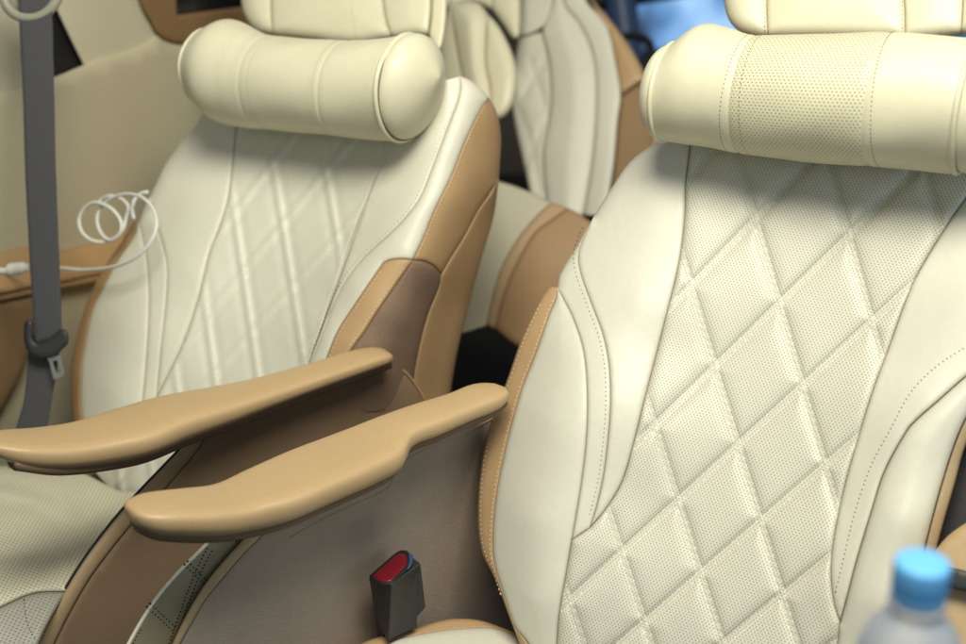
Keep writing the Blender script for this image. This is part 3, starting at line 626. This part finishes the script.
# =============================================================== seats beyond
P3 = Plane(W(560,100,2.15), N, A, U)
seatB = thing('passenger_seat', W(570, 300, 2.4) * [1, 1, 0] + [0, 0, .35], 'blurred cream backrest with tan flank seen between the two neck pillows', 'car seat')
D1 = [(553,-30),(553,0),(544,25),(532,33),(519,37)]
D2 = [(562,-30),(564,2),(581,25),(594,57),(597,99),(593,159),(584,215)]
D3 = [(578,-30),(586,0),(599,15),(609,30),(616,62),(621,95),(618,120),(614,165),(606,215)]
D4 = [(542,32),(549,62),(551,99),(548,124),(543,154),(548,215)]
panel('top_panel', [(D1, 2.5), ([(519,37),(521,0),(521,-30)], 5), ([(521,-30),(553,-30)], None)], P3, CREAM, seatB, None, sp=4, skirt=.04)
panel('centre_panel', [([(553,-30),(553,0),(544,25),(542,32)], 2.5), (D4, 3), ([(548,215),(584,215)], None), (rv(D2), 3), ([(562,-30),(553,-30)], None)], P3, CREAM, seatB, None, sp=4, skirt=.04, crown=(.022, 26))
panel('bolster_panel', [(D2, 2.5), ([(584,215),(606,215)], None), (rv(D3), 4), ([(578,-30),(562,-30)], None)], P3, CREAM, seatB, None, sp=4, skirt=.04, crown=(.004, 10))
dd_ = lambda segs: (lambda p, dm: (-.006 * np.exp(-np.min([dist_poly(p, np.array(s, float)) for s in segs], axis=0) / 4), np.zeros(len(p))))
panel('quilted_panel', [([(519,37),(532,33),(542,32)], 3), (D4, 3), ([(548,215),(535,215)], None), ([(535,215),(524,165),(516,130),(512,100),(513,70),(519,37)], 5)], P3.shifted(.01), QUILT, seatB, None, sp=3, skirt=.04,
      relief=dd_([[(514,97),(530,140),(540,190)], [(530,60),(546,110)], [(551,110),(530,155),(516,190)], [(545,60),(520,100)]]))
panel('tan_flank', [(D3[3:6], 3), ([(621,95),(634,86),(647,78)], 3), ([(647,78),(637,58),(629,45),(609,18),(598,6),(586,-10)], 9), ([(586,-10),(599,15),(609,30)], None)], P3.shifted(.02), TAN, seatB, None, sp=4, skirt=.06, crown=(.01, 14))
panel('brown_flank', [([(621,95),(618,120),(614,165),(606,215)], 3), ([(606,215),(660,215)], None), ([(660,215),(658,140),(652,100),(647,78)], 5), ([(647,78),(634,86),(621,95)], 3)], P3.shifted(.03), TAND, seatB, None, sp=4, skirt=.06)
pf = panel('flank_edge', [([(644,84),(649,110),(652,160),(652,215)], 3), ([(652,215),(690,215),(680,60),(650,76),(644,84)], 3)], P3.shifted(.02), TAN, seatB, None, sp=4, skirt=.04)
panel('backrest_shell', [([(524,-40),(523,40),(524,100),(534,150),(548,205),(570,225),(612,222),(618,130),(612,60),(596,10),(580,-40)], 4), ([(580,-40),(520,-40)], None)], P3.shifted(.06), TAND, seatB, None, sp=9, skirt=.08, fine=False)
# headrests beyond
hb1 = thing('rear_headrest', W(480, 100, 2.0), 'cream barrel shaped headrest with two vertical seams right of the left neck pillow', 'headrest', 'headrests behind the captain seats')
P4 = Plane(W(480,60,1.98), N, A, U)
s1 = [(452,-5),(452,20),(457,50),(464,85),(470,110)]; s2 = [(488,14),(486,40),(486,65),(490,85),(492,112)]
panel('side_panel', [(s1, 2.5), ([(470,110),(440,100),(438,50),(446,15),(452,-5)], 14)], P4, PILLOW, hb1, None, sp=3.5, skirt=.06)
panel('front_panel', [(s1, 2.5), ([(470,110),(480,116),(492,120)], 10), ([(492,120),(492,112),(490,85),(486,65),(486,40),(488,14)], 2.5), ([(488,14),(480,4),(470,1),(458,2),(452,5)], 12), ([(452,5),(452,-5)], None)], P4, PILLOW, hb1, None, sp=3.5, skirt=.06, crown=(.03, 22))
panel('side_panel', [([(488,14),(486,40),(486,65),(490,85),(492,120)], 2.5), ([(492,120),(502,118),(511,108),(516,92),(517,72),(512,52),(505,37),(498,25),(488,14)], 12)], P4, PILLOW, hb1, None, sp=3.5, skirt=.06, crown=(.006, 14))
hb2 = thing('rear_headrest', W(490, 10, 2.2), 'cream headrest cut by the top of the view behind the barrel shaped one', 'headrest', 'headrests behind the captain seats')
P5 = Plane(W(495,10,2.12), N, A, U)
panel('front_panel', [([(430,-50),(430,-4),(445,8),(472,2),(492,10)], 8), ([(492,10),(492,-10),(488,-50)], 2.5), ([(488,-50),(430,-50)], None)], P5, PILLOW, hb2, None, sp=4, skirt=.08)
panel('side_panel', [([(492,10),(498,18),(505,28),(511,37),(516,39),(520,34),(521,0),(521,-50)], 8), ([(521,-50),(488,-50)], None), ([(488,-50),(492,-10),(492,10)], 2.5)], P5, PILLOW, hb2, None, sp=3.5, skirt=.08, crown=(.006, 12))
# lower bench / armrest end with tan wrap, between the seats
bnd = thing('rear_bench', W(530, 330, 2.2), 'cream bench end wrapped in tan leather in the gap between the two seats', 'seat')
BENCHC = leather('shaded_bench_leather', (.50, .47, .36)); BENCHT = leather('shaded_bench_tan_leather', (.38, .245, .13))  # the bench lies in shadow; that shade is put into these darker leathers
BENCHT2 = leather('lit_bench_band_leather', (.47, .33, .19)); PERFB2 = leather('shaded_bench_perforated_leather', (.56, .53, .41), perf=True, pitch=(.0060, .0050), hole=.17, holecol=(.28, .25, .18))  # band coloured brighter as if lit, perforated cream darkened for the shadow
P6 = Plane(W(530,260,1.90), N, A, U)
B1 = [(552,202),(537,216),(523,232),(511,250),(499,274),(492,298),(486,326)]
B2 = [(568,208),(553,219),(535,233),(517,263),(504,294),(494,330)]
m6 = tps([(500,190,.0),(540,200,0),(480,300,-.03),(500,280,0),(530,240,.01),(560,240,.0),(590,222,-.03),(550,330,-.02),(520,345,-.02),(590,300,-.05)])
m6 = tps([(499,182,-.01),(552,203,-.01),(589,221,-.008),(470,260,.0),(500,240,.012),(530,222,.006),(505,300,.0),(480,320,-.03),(550,260,.0),(540,320,-.01),(590,300,-.02),(520,345,-.02)], 1, .3)
panel('cream_panel', [([(455,186),(475,179),(499,181.5),(525,190),(552,202.5)], 6), (B1, 2), ([(486,326),(455,330),(455,186)], None)], P6, PERFB2, bnd, m6, sp=4, skirt=.08)
tb = panel('tan_band', [(B1, 1.6), ([(486,326),(494,330)], 4), (rv(B2), 1.8), ([(568,208),(560,205),(552,202.5)], 4)], P6, BENCHT2, bnd, m6, sp=3, skirt=.06)
stitches('stitching', tb, [offset(B1, 2.6)[3:-3] if offset(B1, 2.6)[20][0] > cr(B1)[20][0] else offset(B1, -2.6)[3:-3], offset(B2, -2.4)[3:-3] if offset(B2, -2.4)[20][0] < cr(B2)[20][0] else offset(B2, 2.4)[3:-3]], TH_SOFT, tb.o, pitch=4, ln=2.5, wd=1.0)
panel('tan_end_panel', [(B2, 1.8), ([(494,330),(515,346),(530,352),(560,375),(600,400)], 8), ([(600,400),(640,300),(600,228)], None), ([(600,228),(589,220.5),(578,213),(568,208)], 6)], P6, BENCHT, bnd, m6, sp=4, skirt=.08)

# =============================================================== cabin side
WN = np.cross(BK, Z)
PWL = Plane(W(60,200,1.86), WN, BK, Z)
wall = thing('side_trim', W(60, 300, 1.9) * [1, 1, 0], 'beige moulded cabin side trim behind the belt and the left seat', 'wall panel')
seamc = [(-80,108),(0,92),(22,87),(54,77),(85,64.5),(105,58),(124,53),(140,47),(150,41),(156,35)]
panel('lower_panel', [(seamc, 5), ([(156,35),(163,40),(175,44),(187,45),(215,42),(330,0)], 4), ([(330,0),(430,-40),(430,700),(-120,700),(-80,108)], None)], PWL, WALLB, wall, None, sp=12, skirt=.02)
frm = [(136,-12),(143,8),(151,22),(157,33),(166,40),(176,43),(188,44),(205,42),(260,34)]
panel('upper_panel', [([(-90,-60),(-80,112)], None), ([(-80,112),(0,96),(22,91),(42,86)], None), ([(42,86),(40,40),(40,-8)], 3), ([(40,-8),(40,-60),(-90,-60)], None)], PWL.shifted(.012), WALL, wall, None, sp=10, skirt=.02)
panel('pillar_panel', [([(85,68),(105,61),(124,56),(140,50),(150,44),(157,33)], None), ([(157,33),(151,22),(143,8),(136,-12)], 4), ([(136,-12),(136,-60),(60,-60),(47,-14)], None), ([(47,-14),(56,8),(70,38),(85,68)], 4)], PWL.shifted(.010), WALL, wall, None, sp=8, skirt=.03)
panel('belt_slot', [([(40,-20),(40,90),(100,70),(60,-20),(40,-20)], None)], PWL.shifted(.03), BLACK, wall, None, sp=12, skirt=0)
wf = panel('window_frame', [(frm, 4), ([(260,34),(330,10)], None), ([(330,10),(330,-2),(250,6),(177,15)], 3), ([(177,15),(176,0),(176,-60),(136,-60),(136,-12)], None)], PWL.shifted(-.004), FRAME, wall, None, sp=5, skirt=.03)
panel('window_glass', [([(170,-60),(170,20),(340,2),(340,-60),(170,-60)], None)], PWL.shifted(.012), GLASSD, wall, None, sp=20, skirt=0)
ledge = thing('side_ledge', W(60, 275, 1.8), 'tan leather ledge on the cabin side behind the grey belt', 'ledge')
PLg = PWL.shifted(-.035)
panel('ledge_top', [([(-60,262),(0,252),(25,246),(60,250),(90,243),(119,237),(150,215)], 5), ([(150,215),(160,262)], None), ([(160,262),(118,271),(88,277),(60,283),(30,288),(0,294),(-60,302)], 6)], PLg, LEDGE, ledge, tps([(0,255,-.03),(100,243,-.03),(0,275,0),(100,262,0),(0,292,0),(100,275,0),(150,220,-.03)]), sp=4, skirt=.04)
panel('ledge_band', [([(-60,302),(0,294),(30,288),(60,283),(88,277),(118,271),(160,262)], 2.5), ([(160,262),(160,268),(118,277),(88,284),(60,289),(30,295),(0,301),(-60,312)], 3), ([(-60,312),(-60,302)], None)], PLg.shifted(.004), LEDGE, ledge, None, sp=3.5, skirt=.04)
panel('door_pocket', [([(-60,310),(0,302),(33,296),(40,296)], 4), ([(40,296),(38,320),(30,350),(20,378),(0,412),(-60,500)], 5), ([(-60,500),(-60,310)], None)], PLg.shifted(.012), TAND, ledge, None, sp=6, skirt=.03)
# belt
def ribbon(name, Lp, Rp, dfun, mat, parent, th=.0014, bow=.0008):
    l = cr(Lp, 6); r = cr(Rp, 6); n = max(len(l), len(r)); rs = lambda c: np.c_[[np.interp(np.linspace(0, 1, n), np.linspace(0, 1, len(c)), c[:, k]) for k in (0, 1)]].T
    l, r = rs(l), rs(r); RG = []
    for i in range(n):
        ring = []
        for side in (0, 1):
            for k in range(9):
                t = k / 8 if side == 0 else 1 - k / 8; p = l[i] * (1 - t) + r[i] * t
                ring.append(W(p[0], p[1], dfun(p) - bow * math.sin(math.pi * t) + side * th))
        RG.append(ring)
    return rings(name, RG, mat, parent)
belt = thing('seat_belt', W(48, 420, 1.62), 'dark grey seat belt hanging down the cabin side left of the left seat', 'seat belt')
DB = 1.60
ribbon('webbing', [(17,-12),(18.6,9),(20,40),(23,99),(25,170),(31,285),(35,345)], [(50,-16),(51.5,2),(53,40),(54.5,99),(56,170),(60.5,285),(62.5,338)], lambda p: DB, BELT, belt)
ribbon('lower_webbing', [(30,335),(28,357),(24,399),(15,432),(8,470)], [(60,335),(57,370),(52,399),(47,430),(40,470)], lambda p: DB + .012, BELT, belt)
hz_ = panel('latch_housing', [([(24,322),(30,319),(33,323),(33,338),(37,343),(48,339),(61,329),(66,330),(69,337),(68,344),(62,350),(57,355),(48,358),(38,358),(29,353),(24,342),(24,322)], 4)], fplane(DB - .012), GREYP, belt, None, sp=2.5, skirt=.014)
def frame_plate(name, outer, inner, d, th, mat, parent):
    V = []; n = len(outer)
    for dd in (d, d + th):
        for q in outer + inner: V.append(W(q[0], q[1], dd))
    Fs = []
    for i in range(n):
        j = (i + 1) % n
        Fs += [[i, j, n + j, n + i], [2*n + i, 3*n + i, 3*n + j, 2*n + j], [i, 2*n + i, 2*n + j, j], [n + i, n + j, 3*n + j, 3*n + i]]
    o = obj(name, V, Fs, mat, parent, smooth=False); md = o.modifiers.new('bevel', 'BEVEL'); md.width = .0006; md.segments = 2; return o
frame_plate('latch_tongue', [(43,353),(51,354),(60,352.5),(61,358),(64.5,374),(63,377),(56,380),(53,379),(49,362),(46,357)], [(53,361),(55,361),(57,360.5),(57.5,363),(60,371),(59.5,372.5),(57,373.5),(56,373),(53.5,365),(53,363)], DB - .005, .002, METAL, belt)
gd = thing('belt_guide', W(35, -5, 1.62), 'pale plastic belt guide ring at the top left where the grey belt turns', 'belt guide')
tube('ring', [W(x, y, DB + .004) for x, y in cr([(4,-30),(3,-12),(5,2),(12,12),(22,17),(36,17),(48,11),(56,1),(59,-12),(58,-30)], 3)], .0062, CLIPP, gd, seg=14)
panel('guide_plate', [([(8,-40),(8,0),(14,9),(26,13),(42,12),(53,3),(56,-10),(56,-40),(8,-40)], 3)], fplane(DB + .012), CLIPP, gd, None, sp=4, skirt=.01)
# cable
cb_ = thing('charging_cable', W(110, 240, 1.70), 'coiled white charging cable looped over the edge of the left seat', 'cable')
cpts = [(-20,271,.03),(0,270,.03),(28,268,.03),(45,268,.03),(61,268,.03),(84,270,.04),(112,267,.07),(134,258.5,.085),(149,244,.09),(156.5,226,.09),(153,209,.085),(142,197.5,.08),(127,194,.07),(112,198,.06),(102,206,.05),(97,219,.045),(101,233,.04),(110,240,.04),(120,233,.045),(121,222,.05),(114,211,.055),(105,205,.06),(94,202.5,.06),(84,209,.055),(79,220,.05),(82,232,.045),(91,240,.04),(101,242,.035),(112,240,.03),(122,231,.03),(126,218,.03),(128,206,.03),(120,198,.03),(110,196,.035),(102,199,.03),(98,205,.03)]
cc = cr([(x, y) for x, y, h_ in cpts], 2.5); hh = cr([(x, y, h_ * 1000) for x, y, h_ in cpts], 2.5)[:, 2] / 1000
def cdep(p, h_): return float(PL.depth([p])[0]) - h_
hh = np.interp(np.linspace(0, 1, len(cc)), np.linspace(0, 1, len(hh)), hh)
tube('cord', [W(p[0], p[1], min(cdep(p, h_), 1.78)) for p, h_ in zip(cc, hh)], .0023, CABLE, cb_, seg=10)
tube('cord_end', [W(p[0], p[1], cdep(p, .045)) for p in cr([(134,219),(132,208),(135,199),(142,193),(148,192)], 2.5)], .0023, CABLE, cb_, seg=10)
pl_ = [W(x, y, cdep((x, y), .10)) for x, y in cr([(8,271),(10,270),(16,269),(24,267.5),(28,267)], 1.2)]
tube('plug', pl_, np.interp(np.linspace(0, 1, len(pl_)), [0, .15, .8, 1], [.003, .0085, .0075, .0035]), CABLE, cb_, seg=14)
tube('plug_neck', [W(x, y, cdep((x, y), .10)) for x, y in cr([(-30,272),(-10,271.5),(9,271)], 2)], .0045, CABLE, cb_, seg=12)

# =============================================================== far window, steering wheel, floor
SKY, nt, b = new_mat('blurred_daylight'); b.inputs['Base Color'].default_value = (.02, .03, .05, 1)
tc = nd(nt, 'ShaderNodeTexCoord'); ns = nd(nt, 'ShaderNodeTexNoise', Scale=3.2, Detail=2.0); nt.links.new(tc.outputs['Object'], ns.inputs['Vector'])
rp = nd(nt, 'ShaderNodeValToRGB'); nt.links.new(ns.outputs['Fac'], rp.inputs[0])
rp.color_ramp.elements[0].position = .42; rp.color_ramp.elements[0].color = (.02, .04, .08, 1); rp.color_ramp.elements[1].position = .68; rp.color_ramp.elements[1].color = (.25, .42, .66, 1)
e_ = rp.color_ramp.elements.new(.5); e_.color = (.08, .19, .38, 1)
nt.links.new(rp.outputs[0], b.inputs['Emission Color']); b.inputs['Emission Strength'].default_value = 1.6
V = [W(560, -200, 5), W(1150, -200, 5), W(1150, 330, 5.6), W(560, 330, 5.6)]
o = obj('sky', V, [[0, 1, 2, 3]], SKY, None, smooth=False); tag(o, kind='structure')
fp = panel('gap_backing', [([(380,-120),(575,-120),(590,60),(600,330),(380,330),(380,-120)], 8)], fplane(3.6), plain('gap_dark', (.045, .034, .024), rough=.7), None, None, sp=12, skirt=.05)  # dark sheet added behind the headrests so the gap reads as dark
tag(fp.o, 'dark brown sheet added to darken the narrow gap right of the rear headrest', 'backing sheet')
dp = thing('windscreen_pillar', W(628, 0, 3.0), 'dark blurred post against the blue daylight beyond the seats', 'pillar')
tube('post', [W(x, y, 3.0) for x, y in cr([(610,-80),(616,-30),(622,10),(626,45),(628,90)], 6)], [.035] * len(cr([(610,-80),(616,-30),(622,10),(626,45),(628,90)], 6)), BLUEP, dp)
tube('rail', [W(x, y, 3.1) for x, y in cr([(570,-20),(600,2),(640,-4),(740,-20)], 10)], .02, BLACK, dp)
sw = thing('steering_wheel', W(628, 50, 2.6), 'black steering wheel rim showing past the tan flank of the rear seat', 'steering wheel')
cw = W(615, 62, 2.62); e1_ = W(651, 48, 2.60) - cw; e2_ = W(612, 40, 2.66) - cw
tube('rim', [cw + math.cos(t) * e1_ + math.sin(t) * e2_ for t in np.linspace(0, 2 * math.pi, 60, endpoint=False)], .0085, BLACK, sw, seg=12, closed=True)
tube('spoke', [cw, cw + .95 * e1_ * .7 - .5 * e2_], .011, BLACK, sw)
fl = [(-6, -3, 0.32), (6, -3, .32), (6, 9, .32), (-6, 9, .32)]
o = obj('floor', fl, [[0, 1, 2, 3]], FLOORM, None, smooth=False); tag(o, kind='structure')
# dark door trim on the right behind the near seat
dt = panel('door_trim', [([(930,380),(1150,300),(1200,700),(880,700),(930,380)], 6)], PR.shifted(.02), BLACK, None, None, sp=14, skirt=.03)
tag(dt.o, 'dark strip of door trim at the right edge behind the nearest seat', 'door trim')

# =============================================================== water bottle
bd = .70; bc = W(921, 575, bd); bx, by, bz = bc
bot = thing('water_bottle', (bx, by, bz - .20), 'clear plastic water bottle with bright blue cap, out of focus in the foreground', 'bottle')
BCAP = plain('blue_cap_plastic', (.16, .50, .95), rough=.4, bump=.02)
BPL, nt, b = new_mat('clear_bottle_plastic'); b.inputs['Base Color'].default_value = (.85, .92, 1, 1); b.inputs['Roughness'].default_value = .12; b.inputs['Transmission Weight'].default_value = .65; b.inputs['IOR'].default_value = 1.12
wv = nd(nt, 'ShaderNodeTexNoise', Scale=40.0); bp = nd(nt, 'ShaderNodeBump', Strength=.3, Distance=.002); nt.links.new(wv.outputs['Fac'], bp.inputs['Height']); nt.links.new(bp.outputs[0], b.inputs['Normal'])
def lathe(name, prof, mat, parent, seg=64, ribs=0):
    RG = []
    for r, z in prof:
        r *= .93; z *= .95
        RG.append([np.array([bx, by, bz]) + [r * (1 + (ribs and .02 * (k % 2))) * math.cos(2*math.pi*k/seg), r * (1 + (ribs and .02 * (k % 2))) * math.sin(2*math.pi*k/seg), z] for k in range(seg)])
    return rings(name, RG, mat, parent)
lathe('cap', [(.0148,-.0100),(.0152,-.0092),(.0152,.0060),(.0149,.0078),(.0138,.0090),(.0110,.0094),(.002,.0094)], BCAP, bot, seg=120, ribs=1)
lathe('cap_ring', [(.0140,-.0135),(.0150,-.0132),(.0150,-.0108),(.0140,-.0105)], BCAP, bot)
lathe('body', [(.0118,-.011),(.0120,-.016),(.0160,-.017),(.0160,-.019),(.0122,-.0195),(.0140,-.0225),(.0195,-.029),(.0255,-.037),(.0295,-.048),(.0320,-.065),(.0325,-.090),(.0325,-.12),(.0310,-.124),(.0325,-.128),(.0325,-.195),(.030,-.20)], BPL, bot)

# =============================================================== light, world, camera
def area(name, loc, tgt, size, power, col, sy=None):
    l = bpy.data.lights.new(name, 'AREA'); l.energy = power; l.color = col; l.shape = 'RECTANGLE'; l.size = size; l.size_y = sy or size
    o = bpy.data.objects.new(name, l); COL.objects.link(o); o.location = loc
    o.rotation_euler = (Vector(tgt) - Vector(loc)).to_track_quat('-Z', 'Y').to_euler(); return o
area('roof_light', (.12, .45, 2.25), (.15, 1.5, 1.0), .9, 39, (1.0, .955, .81), .6)
area('door_daylight', (1.5, -.3, 1.25), (.1, 1.2, .75), 1.3, 6.0, (.62, .82, 1.0), 1.0)
area('left_fill_light', (-1.0, -.7, 1.6), (-.1, 1.4, .8), 1.3, 3.5, (.86, .94, 1.0), 1.0)  # added soft fill from an unseen source behind the camera
w = bpy.data.worlds.new('World'); S.world = w; w.use_nodes = True
w.node_tree.nodes['Background'].inputs[0].default_value = (.62, .68, .70, 1); w.node_tree.nodes['Background'].inputs[1].default_value = .22
cam = bpy.data.cameras.new('camera'); co = bpy.data.objects.new('camera', cam); COL.objects.link(co)
cam.sensor_width = 36; cam.lens = F * 36 / 966; cam.clip_start = .05; cam.clip_end = 100
co.location = CAM; co.rotation_euler = (math.pi / 2 - PHI, 0, 0)
cam.dof.use_dof = True; cam.dof.focus_distance = 1.31; cam.dof.aperture_fstop = 3.4; cam.dof.aperture_blades = 0
S.camera = co
S.render.engine = 'CYCLES'; S.cycles.use_denoising = True; S.cycles.max_bounces = 8
S.view_settings.view_transform = 'Standard'; S.view_settings.look = 'None'; S.view_settings.exposure = 0; S.view_settings.gamma = 1
